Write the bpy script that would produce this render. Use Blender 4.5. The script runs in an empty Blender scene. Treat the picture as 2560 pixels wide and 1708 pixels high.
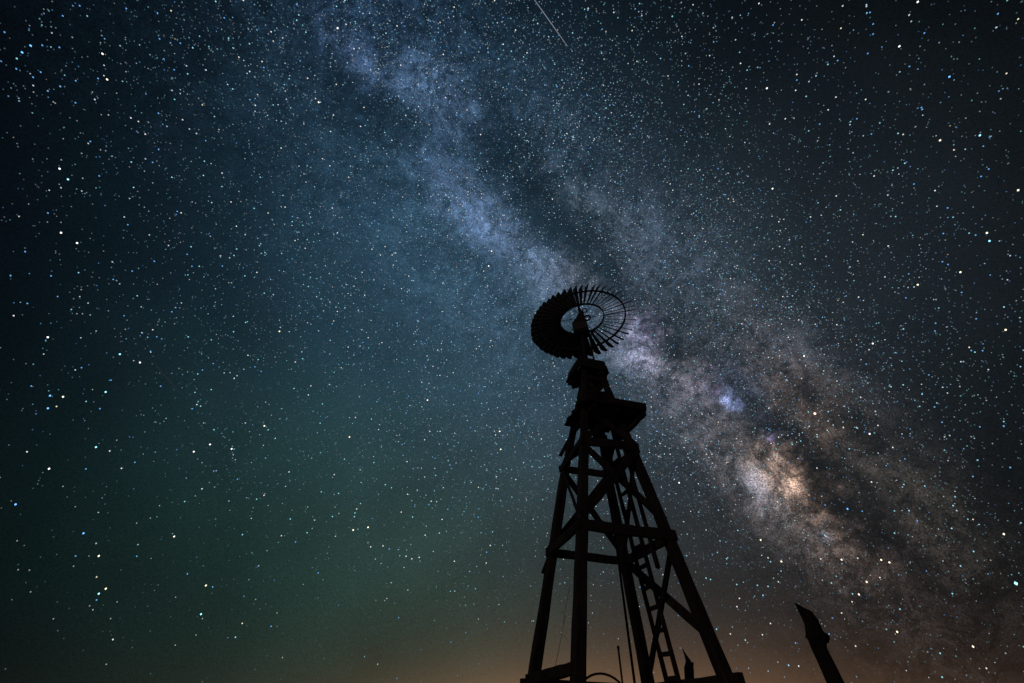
import bpy, bmesh, math, random
import numpy as np
from mathutils import Vector, Matrix, noise as mnoise

random.seed(7)
rng = np.random.default_rng(11)
sc = bpy.context.scene
col = sc.collection

# ------------------------------------------------------------------ camera
F_PX, PITCH, ROLL = 1135.78, 0.70918, -0.02155      # measured for a 2560 x 1708 frame
CAM = Vector((0.0, 0.0, 1.2))
cp, sp = math.cos(PITCH), math.sin(PITCH)
cr, sr = math.cos(ROLL), math.sin(ROLL)
right0, up0, fwd = Vector((1, 0, 0)), Vector((0, -sp, cp)), Vector((0, cp, sp))
r_ax, u_ax = right0 * cr - up0 * sr, right0 * sr + up0 * cr
cam_data = bpy.data.cameras.new("camera")
cam_data.sensor_fit = 'HORIZONTAL'
cam_data.sensor_width = 36.0
cam_data.lens = F_PX / 2560.0 * 36.0
cam_data.clip_start, cam_data.clip_end = 0.05, 20000.0
cam = bpy.data.objects.new("camera", cam_data)
m3 = Matrix((r_ax, u_ax, -fwd)).transposed()
cam.matrix_world = Matrix.Translation(CAM) @ m3.to_4x4()
col.objects.link(cam)
sc.camera = cam

def ray(px, py):
    """direction of a pixel of the 2560 x 1708 photograph"""
    return (r_ax * (px - 1280.0) + u_ax * (854.0 - py) + fwd * F_PX).normalized()
def at_z(px, py, z):
    d = ray(px, py); return CAM + d * ((z - CAM.z) / d.z)
def at_y(px, py, y):
    d = ray(px, py); return CAM + d * ((y - CAM.y) / d.y)

# ------------------------------------------------------------------ render settings
sc.cycles.use_denoising = False
sc.cycles.max_bounces = 4
sc.cycles.pixel_filter_type = 'BLACKMAN_HARRIS'
sc.cycles.filter_width = 1.5
sc.view_settings.view_transform = 'Standard'
sc.view_settings.look = 'None'
sc.view_settings.exposure = 0.0
sc.view_settings.gamma = 1.0
sc.view_settings.use_curve_mapping = False

# ------------------------------------------------------------------ night sky (world)
def lin(r, g, b):
    f = lambda c: (c / 255.0 / 12.92) if c <= 10.3 else ((c / 255.0 + 0.055) / 1.055) ** 2.4
    return (f(r), f(g), f(b))

# frame of the galactic band: longitude along it, latitude across it
D1, D2 = ray(1080, 180), ray(2000, 1200)
E3 = D1.cross(D2).normalized()
E1 = (D1 + D2).normalized()
E2 = E3.cross(E1).normalized()
def gal(d):
    return math.atan2(d.dot(E2), d.dot(E1)), math.asin(max(-1, min(1, d.dot(E3))))

world = bpy.data.worlds.new("World")
sc.world = world
world.use_nodes = True
world.cycles.sampling_method = 'MANUAL'
world.cycles.sample_map_resolution = 128
wt = world.node_tree
wt.nodes.clear()
WN, WL = wt.nodes, wt.links
def node(kind, **kw):
    n = WN.new(kind)
    for k, v in kw.items(): setattr(n, k, v)
    return n
def put(sock, v):
    if isinstance(v, bpy.types.NodeSocket): WL.new(v, sock)
    else: sock.default_value = v
def M(op, a, b=0.0, c=0.0, clamp=False):
    n = node('ShaderNodeMath', operation=op, use_clamp=clamp)
    put(n.inputs[0], a); put(n.inputs[1], b); put(n.inputs[2], c)
    return n.outputs[0]
def V(op, a, b=(0, 0, 0), c=(0, 0, 0), out=0):
    n = node('ShaderNodeVectorMath', operation=op)
    put(n.inputs[0], a); put(n.inputs[1], b)
    if op == 'SCALE': put(n.inputs[3], b if not isinstance(b, tuple) else 1.0)
    if op == 'MULTIPLY_ADD': put(n.inputs[2], c)
    return n.outputs[out]
def dot(a, vec):
    n = node('ShaderNodeVectorMath', operation='DOT_PRODUCT')
    put(n.inputs[0], a); put(n.inputs[1], vec)
    return n.outputs['Value']
def scale_v(a, s):
    n = node('ShaderNodeVectorMath', operation='SCALE')
    put(n.inputs[0], a); put(n.inputs['Scale'], s)
    return n.outputs[0]
def noise_tex(vec, scale, detail=4.0, rough=0.55, dist=0.0, out='Fac'):
    n = node('ShaderNodeTexNoise', noise_dimensions='3D')
    put(n.inputs['Vector'], vec)
    n.inputs['Scale'].default_value = scale
    n.inputs['Detail'].default_value = detail
    n.inputs['Roughness'].default_value = rough
    n.inputs['Distortion'].default_value = dist
    return n.outputs[out]

tc = node('ShaderNodeTexCoord')
DIR = V('NORMALIZE', tc.outputs['Generated'])
sep = node('ShaderNodeSeparateXYZ'); WL.new(DIR, sep.inputs[0])
DZ = sep.outputs[2]
gl = M('ARCTAN2', dot(DIR, tuple(E2)), dot(DIR, tuple(E1)))
gb = M('ARCSINE', dot(DIR, tuple(E3)))
cmb = node('ShaderNodeCombineXYZ'); WL.new(gl, cmb.inputs[0]); WL.new(gb, cmb.inputs[1])
LB0 = cmb.outputs[0]
# turbulent clouds: bend the coordinates with noise
w1 = V('SUBTRACT', noise_tex(DIR, 7.0, 5.0, 0.6, out='Color'), (0.5, 0.5, 0.5))
w2 = V('SUBTRACT', noise_tex(DIR, 26.0, 4.0, 0.6, out='Color'), (0.5, 0.5, 0.5))
LB = V('MULTIPLY_ADD', w1, (0.060, 0.060, 0.0), LB0)
LB = V('MULTIPLY_ADD', w2, (0.034, 0.034, 0.0), LB)

BAND_ANGLE = math.atan2(1200 - 180, 2000 - 1080)
def blob(px, py, s_along, s_across, src=None):
    """unit-height soft cloud on the sky; sizes in photo pixels, along and across the band"""
    d = ray(px, py)
    l, b = gal(d)
    k = d.dot(fwd) / F_PX
    ia, ib = 1.0 / (s_along * k * 1.414), 1.0 / (s_across * k * 1.414)
    q = V('MULTIPLY_ADD', src or LB, (ia, ib, 0.0), (-l * ia, -b * ib, 0.0))
    n = node('ShaderNodeVectorMath', operation='DOT_PRODUCT')
    WL.new(q, n.inputs[0]); WL.new(q, n.inputs[1])
    return M('POWER', 0.36788, n.outputs['Value'])
def add_light(acc, fac, colour):
    return V('ADD', acc, scale_v(colour, fac))
def lobe(px, py, sigma):
    d = ray(px, py); k = 1.0 / (sigma * sigma)
    return M('EXPONENT', M('MULTIPLY_ADD', dot(DIR, tuple(d)), k, -k))

# airglow and light domes, wide and smooth; their falloff also paints in the lens's dark corners
acc = (0.0006, 0.0007, 0.0011)
for px, py, s, c in [
        (1120, 800, 0.31, (0.0110, 0.0335, 0.0560)),
        (640, 1180, 0.21, (0.0022, 0.0070, 0.0056)),
        (1250, 850, 0.48, (0.0014, 0.0030, 0.0042)),
        (1500, 900, 0.34, (0.0090, 0.0130, 0.0170)),
        (880, 1380, 0.24, (0.0060, 0.0190, 0.0120)),
        (1100, 1480, 0.22, (0.0110, 0.0150, 0.0070)),
        (1700, 1450, 0.26, (0.0150, 0.0125, 0.0100)),
        (2020, 680, 0.25, (0.0078, 0.0110, 0.0132)),
        (1060, 360, 0.19, (0.0030, 0.0095, 0.0190))]:
    acc = add_light(acc, lobe(px, py, s), c)
patchy = M('MULTIPLY_ADD', noise_tex(DIR, 5.0, 2.0, 0.5), 0.7, 0.65)
fine = noise_tex(DIR, 420.0, 1.0, 0.7)
acc = scale_v(acc, M('MULTIPLY', patchy, M('MULTIPLY_ADD', fine, 1.1, 0.45)))
# glow of far towns low over the horizon
low = M('EXPONENT', M('MULTIPLY', M('MAXIMUM', DZ, 0.0), -1.0 / 0.055))
town = M('MULTIPLY', low, lobe(1540, 1790, 0.24))
acc = add_light(acc, town, (0.400, 0.200, 0.085))
wide_low = M('MULTIPLY', low, lobe(1720, 1750, 0.46))
acc = add_light(acc, wide_low, (0.060, 0.032, 0.018))

# the Milky Way: star clouds ...
CLOUDS = [
    # broad body of the band
    (1130, 330, 420, 190, (0.0040, 0.0100, 0.0190)),
    (1050, 560, 330, 190, (0.0040, 0.0110, 0.0180)),
    (1300, 760, 300, 180, (0.0070, 0.0120, 0.0190)),
    (1620, 640, 260, 140, (0.0055, 0.0070, 0.0098)),
    (1840, 1010, 300, 120, (0.0150, 0.0130, 0.0140)),
    (2100, 1290, 250, 100, (0.0115, 0.0080, 0.0064)),
    # upper left arm
    (900, 140, 70, 26, (0.0210, 0.0340, 0.0700)),
    (1000, 205, 70, 28, (0.0230, 0.0370, 0.0710)),
    (1100, 235, 72, 38, (0.0350, 0.0580, 0.1120)),
    (1150, 290, 60, 40, (0.0190, 0.0290, 0.0500)),
    (960, 60, 160, 110, (0.0050, 0.0110, 0.0240)),
    # middle, left of the great rift
    (1130, 455, 75, 34, (0.0350, 0.0570, 0.1080)),
    (1180, 525, 80, 38, (0.0420, 0.0660, 0.1280)),
    (1260, 590, 65, 36, (0.0410, 0.0580, 0.1060)),
    (1330, 650, 60, 34, (0.0360, 0.0490, 0.0830)),
    (1390, 700, 70, 45, (0.0360, 0.0430, 0.0640)),
    (1445, 690, 34, 24, (0.0550, 0.0450, 0.0500)),
    # right of the rift
    (1400, 490, 110, 38, (0.0170, 0.0190, 0.0225)),
    (1510, 540, 95, 42, (0.0220, 0.0245, 0.0310)),
    (1610, 560, 100, 46, (0.0130, 0.0190, 0.0320)),
    (1330, 290, 110, 60, (0.0080, 0.0160, 0.0280)),
    (1700, 640, 120, 60, (0.0085, 0.0105, 0.0150)),
    # beside the wheel
    (1612, 822, 30, 20, (0.3000, 0.2700, 0.4500)),
    (1592, 868, 42, 24, (0.1900, 0.1900, 0.2900)),
    (1550, 885, 60, 30, (0.0400, 0.0460, 0.0660)),
    (1640, 905, 70, 38, (0.0560, 0.0490, 0.0620)),
    (1560, 770, 80, 40, (0.0320, 0.0290, 0.0360)),
    # towards the core
    (1712, 925, 48, 30, (0.0760, 0.0620, 0.0640)),
    (1745, 975, 46, 34, (0.0560, 0.0500, 0.0780)),
    (1700, 1010, 90, 45, (0.0260, 0.0270, 0.0330)),
    (1812, 994, 12, 8, (0.1800, 0.2300, 0.4600)), (1832, 1006, 13, 8, (0.2200, 0.2800, 0.5600)), (1850, 1013, 10, 7, (0.1400, 0.1900, 0.4000)), (1822, 975, 12, 8, (0.0900, 0.1200, 0.2400)), (1783, 918, 6, 5, (0.1800, 0.1100, 0.2400)), (1787, 965, 6, 5, (0.1600, 0.0900, 0.2000)),
    (1818, 955, 40, 28, (0.0240, 0.0340, 0.0620)),
    (1860, 1000, 46, 40, (0.0160, 0.0230, 0.0480)),
    (1770, 1050, 70, 44, (0.0480, 0.0390, 0.0420)),
    (1835, 1110, 66, 40, (0.0800, 0.0660, 0.0640)),
    (1915, 1160, 50, 30, (0.0600, 0.0470, 0.0430)),
    (1950, 1186, 50, 27, (0.4300, 0.2950, 0.2350)),
    (1992, 1212, 46, 24, (0.4300, 0.2600, 0.1750)),
    (2030, 1246, 40, 24, (0.1050, 0.0640, 0.0390)),
    (1900, 1208, 34, 24, (0.1150, 0.1180, 0.1550)),
    (1928, 1108, 9, 7, (0.2400, 0.1700, 0.4500)),
    (1925, 1075, 24, 18, (0.0260, 0.0440, 0.0900)),
    (1960, 1270, 80, 45, (0.0620, 0.0520, 0.0500)),
    (2060, 1310, 80, 36, (0.0620, 0.0440, 0.0360)),
    (2064, 1340, 11, 9, (0.2200, 0.2300, 0.3000)),
    (2110, 1345, 75, 38, (0.0380, 0.0250, 0.0200)),
    (2190, 1420, 100, 44, (0.0080, 0.0056, 0.0045)),
    # the dim brown clouds on the far side
    (1950, 890, 110, 40, (0.0330, 0.0255, 0.0240)),
    (2030, 1010, 60, 42, (0.0480, 0.0300, 0.0210)),
    (2010, 1065, 80, 32, (0.0480, 0.0295, 0.0190)),
    (2100, 960, 120, 55, (0.0100, 0.0100, 0.0115)),
    (1985, 850, 60, 40, (0.0200, 0.0220, 0.0300)),
    (2230, 1190, 110, 55, (0.0140, 0.0115, 0.0085)),
    (2320, 1290, 110, 55, (0.0130, 0.0115, 0.0085)),
]
mw = (0.0, 0.0, 0.0)
src = LB
for i, (px, py, sa, sb, c) in enumerate(CLOUDS):
    if i % 8 == 7:   # the tiny term makes the clouds evaluate in batches, which keeps the shader small
        src = V('MULTIPLY_ADD', mw, (1e-7, 1e-7, 1e-7), LB)
    mw = add_light(mw, blob(px, py, sa, sb, src=src), c)
big = noise_tex(DIR, 11.0, 3.0, 0.6)
mid = noise_tex(DIR, 34.0, 7.0, 0.72, 0.5)
tex = M('MULTIPLY', M('MAXIMUM', M('MULTIPLY_ADD', big, 2.2, -0.12), 0.2), M('MAXIMUM', M('MULTIPLY_ADD', mid, 5.2, -1.62), 0.16))
grain = M('MAXIMUM', M('MULTIPLY_ADD', fine, 3.4, -0.70), 0.2)
mw = scale_v(mw, M('MULTIPLY', M('MULTIPLY', tex, grain), 1.22))

# ... and the dust lanes in front of them
DUST = [
    (1010, 330, 90, 30, 0.9), (870, 270, 90, 34, 1.0), (1200, 345, 80, 40, 1.1),
    (1310, 420, 70, 46, 1.2), (1375, 530, 70, 36, 1.3), (1450, 600, 70, 36, 1.2), (1500, 670, 60, 36, 0.9),
    (1540, 740, 60, 30, 0.8), (1480, 430, 40, 24, 0.7),
    (1650, 830, 40, 26, 0.8), (1700, 870, 60, 26, 0.9), (1780, 920, 60, 22, 0.9), (1668, 960, 40, 22, 0.6),
    (1800, 1040, 36, 26, 1.0), (1880, 1050, 60, 32, 1.0), (1960, 1110, 60, 34, 1.2), (2040, 1170, 70, 36, 1.3),
    (2090, 1235, 70, 36, 1.2), (2150, 1330, 90, 34, 0.8), (2140, 1100, 110, 28, 0.8), (2000, 960, 60, 18, 0.6),
    (2090, 860, 90, 26, 0.5), (2260, 1120, 100, 30, 0.6), (1985, 1262, 60, 16, 0.6), (2280, 1400, 120, 40, 0.6),
]
dust = 0.0
for px, py, sa, sb, k in DUST:
    dust = M('MULTIPLY_ADD', blob(px, py, sa, sb), k, dust)
dn = M('MAXIMUM', M('MULTIPLY_ADD', noise_tex(DIR, 18.0, 6.0, 0.68, 0.3), 5.5, -1.75), 0.0)
inband = M('EXPONENT', M('MULTIPLY', M('MULTIPLY', gb, gb), -1.0 / (2 * 0.13 ** 2)))
# thin branching filaments: the creases of a noise field
crease = M('ABSOLUTE', M('SUBTRACT', noise_tex(DIR, 15.0, 6.0, 0.66, 0.8), 0.5))
wisps = M('MAXIMUM', M('MULTIPLY_ADD', crease, -16.0, 1.0), 0.0)
depth = M('ADD', M('MULTIPLY', dust, dn), M('MULTIPLY', wisps, M('MULTIPLY', inband, 0.95)))
through = M('EXPONENT', M('MULTIPLY', depth, -1.0))
mw = scale_v(mw, through)
soft = M('MULTIPLY_ADD', through, 0.35, 0.65)
sky = V('ADD', scale_v(acc, soft), mw)
# the ground's own shade: nothing glows below the horizon
above = M('MULTIPLY_ADD', DZ, 30.0, 1.0, clamp=True)
sky = scale_v(sky, above)
bg = node('ShaderNodeBackground'); bg.inputs['Strength'].default_value = 1.0
WL.new(sky, bg.inputs['Color'])
wo = node('ShaderNodeOutputWorld'); WL.new(bg.outputs[0], wo.inputs['Surface'])

# one very weak, slightly warm lamp: added fill, standing in for ground lights behind and left of the camera
sun_d = bpy.data.lights.new("fill_sun", 'SUN')
sun_d.energy = 0.12
sun_d.angle = math.radians(12)
sun_d.color = (1.0, 0.86, 0.80)
fill_sun = bpy.data.objects.new("fill_sun", sun_d)
fill_sun.rotation_euler = (math.radians(64), 0, math.radians(-38))
fill_sun.location = (-6, -8, 9)
col.objects.link(fill_sun)

# ------------------------------------------------------------------ materials
def mat_base(name):
    m = bpy.data.materials.new(name); m.use_nodes = True
    return m, m.node_tree.nodes, m.node_tree.links, m.node_tree.nodes['Principled BSDF']
def wood(name, c1, c2, scale=3.0):
    m, n, l, b = mat_base(name)
    t = n.new('ShaderNodeTexCoord')
    mp = n.new('ShaderNodeMapping'); mp.inputs['Scale'].default_value = (1, 1, 0.12)
    l.new(t.outputs['Object'], mp.inputs['Vector'])
    nz = n.new('ShaderNodeTexNoise'); nz.inputs['Scale'].default_value = scale * 9; nz.inputs['Detail'].default_value = 8
    l.new(mp.outputs[0], nz.inputs['Vector'])
    n2 = n.new('ShaderNodeTexNoise'); n2.inputs['Scale'].default_value = scale; n2.inputs['Detail'].default_value = 3
    l.new(t.outputs['Object'], n2.inputs['Vector'])
    mx = n.new('ShaderNodeMath'); mx.operation = 'MULTIPLY'
    l.new(nz.outputs['Fac'], mx.inputs[0]); l.new(n2.outputs['Fac'], mx.inputs[1])
    rp = n.new('ShaderNodeValToRGB')
    rp.color_ramp.elements[0].position = 0.1; rp.color_ramp.elements[1].position = 0.42
    rp.color_ramp.elements[0].color = (*c1, 1); rp.color_ramp.elements[1].color = (*c2, 1)
    l.new(mx.outputs[0], rp.inputs[0]); l.new(rp.outputs[0], b.inputs['Base Color'])
    b.inputs['Roughness'].default_value = 0.9
    b.inputs['Specular IOR Level'].default_value = 0.2
    bp = n.new('ShaderNodeBump'); bp.inputs['Strength'].default_value = 0.5; bp.inputs['Distance'].default_value = 0.02
    l.new(nz.outputs['Fac'], bp.inputs['Height']); l.new(bp.outputs[0], b.inputs['Normal'])
    return m
def metal(name, c, rough=0.6):
    m, n, l, b = mat_base(name)
    nz = n.new('ShaderNodeTexNoise'); nz.inputs['Scale'].default_value = 14; nz.inputs['Detail'].default_value = 6
    rp = n.new('ShaderNodeValToRGB')
    rp.color_ramp.elements[0].color = (c[0] * 0.4, c[1] * 0.35, c[2] * 0.3, 1); rp.color_ramp.elements[1].color = (*c, 1)
    l.new(nz.outputs['Fac'], rp.inputs[0]); l.new(rp.outputs[0], b.inputs['Base Color'])
    b.inputs['Roughness'].default_value = rough; b.inputs['Metallic'].default_value = 0.3
    return m
WOOD = wood('weathered_wood', (0.030, 0.022, 0.020), (0.085, 0.062, 0.055))
PLANK = wood('plank_wood', (0.028, 0.022, 0.021), (0.075, 0.058, 0.054), 4.0)
BARK = wood('dead_wood', (0.020, 0.016, 0.014), (0.060, 0.047, 0.040), 2.0)
IRON = metal('rusty_iron', (0.050, 0.035, 0.030))
TIN = metal('old_galvanised_sheet', (0.060, 0.055, 0.055))
WEED = wood('dry_weed', (0.10, 0.08, 0.05), (0.16, 0.13, 0.08))

# ------------------------------------------------------------------ helpers
def new_obj(name, verts, faces, mat, parent=None, smooth=False):
    me = bpy.data.meshes.new(name)
    me.from_pydata([tuple(v) for v in verts], [], faces)
    bm = bmesh.new(); bm.from_mesh(me)
    bmesh.ops.recalc_face_normals(bm, faces=bm.faces)
    bm.to_mesh(me); bm.free()
    if smooth:
        for p in me.polygons: p.use_smooth = True
    me.materials.append(mat)
    o = bpy.data.objects.new(name, me)
    col.objects.link(o)
    if parent is not None: o.parent = parent
    return o
def empty(name, loc):
    o = bpy.data.objects.new(name, None); o.location = loc
    o.empty_display_size = 0.2
    col.objects.link(o); return o
def tag(o, label, cat, group=None, kind=None):
    o['label'] = label; o['category'] = cat
    if group: o['group'] = group
    if kind: o['kind'] = kind
    return o
def attach(o, root):
    """parent a mesh built in world coordinates to a thing's empty, moving its origin to that empty"""
    o.data.transform(Matrix.Translation(-root.matrix_basis.translation))
    o.parent = root
    return o

def beam(name, p0, p1, w, h, mat, root, ref=Vector((0, 0, 1)), seg=7, wear=0.006, taper=1.0, ragged=0.0, sub=None):
    """a sawn timber from p0 to p1: w across, h along ref; edges worn, ends uneven"""
    p0, p1 = Vector(p0), Vector(p1)
    ax = (p1 - p0).normalized()
    s = ax.cross(ref)
    if s.length < 1e-4: s = ax.cross(Vector((1, 0.2, 0)))
    s.normalize(); t = s.cross(ax).normalized()
    vs, fs = [], []
    ch = 0.12 * min(w, h)
    prof = [(-w/2 + ch, -h/2), (w/2 - ch, -h/2), (w/2, -h/2 + ch), (w/2, h/2 - ch), (w/2 - ch, h/2), (-w/2 + ch, h/2), (-w/2, h/2 - ch), (-w/2, -h/2 + ch)]
    n = len(prof)
    bow = Vector((random.uniform(-1, 1), random.uniform(-1, 1), 0)) * wear * 1.2
    for i in range(seg + 1):
        f = i / seg
        c = p0.lerp(p1, f) + (s * bow.x + t * bow.y) * math.sin(math.pi * f)
        k = 1 + (taper - 1) * f
        for (a, b) in prof:
            j = ax * (random.uniform(-1, 1) * (ragged if i in (0, seg) else 0))
            vs.append(c + s * (a * k + random.uniform(-wear, wear)) + t * (b * k + random.uniform(-wear, wear)) + j)
    for i in range(seg):
        for k in range(n):
            a, b = i * n + k, i * n + (k + 1) % n
            fs.append((a, b, b + n, a + n))
    fs.append(tuple(range(n - 1, -1, -1))); fs.append(tuple(range(seg * n, seg * n + n)))
    o = new_obj(name, vs, fs, mat)
    attach(o, root)
    if sub is not None: o.parent = sub
    return o
def tube_data(pts, radii, sides=10, wear=0.0, cap=True):
    pts = [Vector(p) for p in pts]
    vs, fs = [], []
    prev = None
    for i, p in enumerate(pts):
        ax = (pts[min(i + 1, len(pts) - 1)] - pts[max(i - 1, 0)]).normalized()
        if prev is None:
            s = ax.cross(Vector((0.3, 1, 0.1))).normalized()
        else:
            s = (prev - ax * prev.dot(ax)).normalized()
        prev = s
        t = ax.cross(s)
        r = radii[i] if isinstance(radii, (list, tuple)) else radii
        for k in range(sides):
            a = 2 * math.pi * k / sides
            rr = r * (1 + random.uniform(-wear, wear))
            vs.append(p + s * (math.cos(a) * rr) + t * (math.sin(a) * rr))
    for i in range(len(pts) - 1):
        for k in range(sides):
            a, b = i * sides + k, i * sides + (k + 1) % sides
            fs.append((a, b, b + sides, a + sides))
    if cap:
        fs.append(tuple(range(sides - 1, -1, -1)))
        fs.append(tuple(range((len(pts) - 1) * sides, len(pts) * sides)))
    return vs, fs
def tube(name, pts, radii, mat, root, sides=10, wear=0.0, sub=None):
    vs, fs = tube_data(pts, radii, sides, wear)
    o = new_obj(name, vs, fs, mat, smooth=True)
    attach(o, root)
    if sub is not None: o.parent = sub
    return o
def merge(name, datas, mat, root, sub=None, smooth=False):
    vs, fs = [], []
    for v, f in datas:
        k = len(vs); vs += list(v); fs += [tuple(i + k for i in q) for q in f]
    o = new_obj(name, vs, fs, mat, smooth=smooth)
    attach(o, root)
    if sub is not None: o.parent = sub
    return o

# ------------------------------------------------------------------ ground
gv, gf = [], []
rings = [0, 2, 4, 6, 8, 10, 13, 17, 22, 30, 45, 70, 120, 250, 600, 1400, 2600]
NS = 64
for r in rings:
    for k in range(NS):
        a = 2 * math.pi * k / NS
        x, y = r * math.cos(a), r * math.sin(a)
        hgt = 0.06 * (mnoise.noise(Vector((x * 0.35, y * 0.35, 0.3))) - 0.4) if r < 200 else -0.02
        if r >= 250: hgt += 1.5 * (mnoise.noise(Vector((x * 0.004, y * 0.004, 2.0))))
        gv.append((x, y, min(hgt, 0.0) if r < 30 else hgt))
for i in range(len(rings) - 1):
    for k in range(NS):
        a, b = i * NS + k, i * NS + (k + 1) % NS
        gf.append((a, b, b + NS, a + NS))
m, n, l, b = mat_base('dry_earth')
nz = n.new('ShaderNodeTexNoise'); nz.inputs['Scale'].default_value = 0.8; nz.inputs['Detail'].default_value = 10
t = n.new('ShaderNodeTexCoord'); l.new(t.outputs['Object'], nz.inputs['Vector'])
rp = n.new('ShaderNodeValToRGB'); rp.color_ramp.elements[0].color = (0.05, 0.04, 0.03, 1); rp.color_ramp.elements[1].color = (0.16, 0.12, 0.08, 1)
l.new(nz.outputs['Fac'], rp.inputs[0]); l.new(rp.outputs[0], b.inputs['Base Color']); b.inputs['Roughness'].default_value = 1.0
ground = new_obj('ground', gv, gf, m, smooth=True)
ground['kind'] = 'structure'

# ------------------------------------------------------------------ windmill
S = 8.0                                      # metres from the camera to the tower's axis
TX, TY = 0.2072 * S, S
YAW = -0.5211
zl = lambda h: CAM.z + h * S                 # height of a measured level
axis = Vector((TX, TY, 0))
ux = Vector((math.cos(YAW), math.sin(YAW), 0))     # towards the right leg
uy = Vector((-math.sin(YAW), math.cos(YAW), 0))    # towards the far leg
H1, H2, H3, HP, HC0, HC1 = 0.0799, 0.3006, 0.4957, 0.600, 0.737, 0.770
def loc(x, y, h):
    return Vector((TX, TY, zl(h))) + ux * (x * S) + uy * (y * S)
def wid(h): return 0.19084 - 0.21375 * h
Z0 = -CAM.z / S                              # ground level
# legs: two measured points each, at the first and third levels
A1, A3 = at_z(1336, 1690, zl(H1)), at_z(1414, 1170, zl(H3))
B1, B3 = at_z(1446, 1661, zl(H1)), at_z(1460, 1107, zl(H3))
D1_, D3_ = at_z(1808, 1682, zl(H1)), at_z(1579, 1122, zl(H3))
C1, C3 = at_z(1619, 1706, zl(H1)), at_z(1518, 1182, zl(H3))
LEGS = {'A': (A1, A3), 'B': (B1, B3), 'D': (D1_, D3_), 'C': (C1, C3)}
def leg_at(k, h):
    p, q = LEGS[k]
    f = (zl(h) - p.z) / (q.z - p.z)
    if h > H3:                               # the top closes in on the cap
        g = (h - H3) / (HC0 - H3)
        ang = {'A': (-1, 0), 'B': (0, -1), 'D': (1, 0), 'C': (0, 1)}[k]
        top = loc(ang[0] * wid(HC0) + 0.006, ang[1] * wid(HC0) - 0.003, HC0)
        if k == 'A': top = at_z(1459, 951, zl(HC0))
        return q.lerp(top, g)
    return p.lerp(q, f)

wm = empty('windmill', (TX, TY, 0.0))
tag(wm, 'tall weathered wooden windmill tower with ladder, platform and round bladed wheel', 'windmill')
def face_out(k1, k2, h):
    mid = (leg_at(k1, h) + leg_at(k2, h)) * 0.5
    v = mid - Vector((TX, TY, mid.z)); v.z = 0
    return v.normalized()

# legs (lower and upper lengths of one timber)
for k in 'ABCD':
    base = leg_at(k, Z0); top = leg_at(k, H3)
    inw = (Vector((TX, TY, 0)) - Vector((base.x, base.y, 0))).normalized()
    s = 0.175
    p_lo, p_mid, p_hi = base, leg_at(k, H3), leg_at(k, HC0)
    ax = (p_mid - p_lo).normalized()
    ref = (ux + uy).normalized()
    seg = 14
    beam('leg', p_lo, p_hi if False else p_mid + ax * 0.02, s, s, WOOD, wm, ref=ref, seg=seg, wear=0.007, taper=0.84)
    beam('upper_leg', p_mid - ax * 0.05, p_hi, s * 0.78, s * 0.74, WOOD, wm, ref=ref, seg=7, wear=0.005, taper=0.8)

def girt(k1, k2, h, w=0.055, hh=0.15, ext0=0.10, ext1=0.10, off=0.07, name='girt', drop0=0.0, drop1=0.0):
    p, q = leg_at(k1, h + drop0), leg_at(k2, h + drop1)
    o = face_out(k1, k2, h) * off
    d = (q - p).normalized()
    return beam(name, p - d * ext0 + o, q + d * ext1 + o, w, hh, WOOD, wm, seg=8, wear=0.005, ragged=0.015)
def brace(k1, h1, k2, h2, w=0.045, hh=0.13, off=0.05, ext=0.06, ext2=None):
    p, q = leg_at(k1, h1), leg_at(k2, h2)
    o = face_out(k1, k2, (h1 + h2) / 2) * off
    d = (q - p).normalized()
    return beam('brace', p - d * ext + o, q + d * (ext if ext2 is None else ext2) + o, w, hh, WOOD, wm, seg=8, wear=0.005, ragged=0.012)

# bottom ring (the near right side is left open)
girt('A', 'B', H1 - 0.0060, hh=0.135, w=0.08, ext0=0.10, ext1=0.05)
girt('A', 'C', H1 - 0.0160, hh=0.20, w=0.10, ext0=0.16, ext1=0.12)
girt('C', 'D', H1 - 0.0135, hh=0.20, w=0.10, ext0=0.10, ext1=0.20)
# second ring
girt('A', 'B', H2); girt('B', 'D', H2, hh=0.165, ext1=0.12); girt('A', 'C', H2, hh=0.135); girt('C', 'D', H2, hh=0.15)
# third ring
girt('A', 'B', H3, hh=0.13); girt('B', 'D', H3, hh=0.16, ext1=0.09); girt('A', 'C', H3, hh=0.13); girt('C', 'D', H3, hh=0.13)
# braces of the middle bay
brace('B', H3 - 0.012, 'D', H2 + 0.035, hh=0.115)
brace('D', H3 - 0.012, 'B', H2 + 0.025, hh=0.14, off=0.10)
brace('A', H3 - 0.01, 'C', H2 + 0.02, hh=0.12)
brace('C', H3 - 0.01, 'A', H2 + 0.015, hh=0.12, off=0.10)
brace('A', H3 - 0.01, 'B', H2 + 0.02, hh=0.05, w=0.04)
brace('D', H3, 'C', H2 + 0.02, hh=0.10)
# braces of the lower bay, far right side only
brace('D', H2 - 0.01, 'C', H1 + 0.012, hh=0.115)
brace('C', H2 - 0.01, 'D', H1 + 0.045, hh=0.135, off=0.10, ext2=-0.07)
# braces under the platform
brace('B', H3 + 0.012, 'D', HP - 0.005, hh=0.11)
brace('D', H3 + 0.012, 'B', HP - 0.005, hh=0.11, off=0.09)
brace('C', H3 + 0.012, 'D', HP - 0.005, hh=0.09)
brace('A', H3 + 0.02, 'C', HP - 0.01, hh=0.09)

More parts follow.
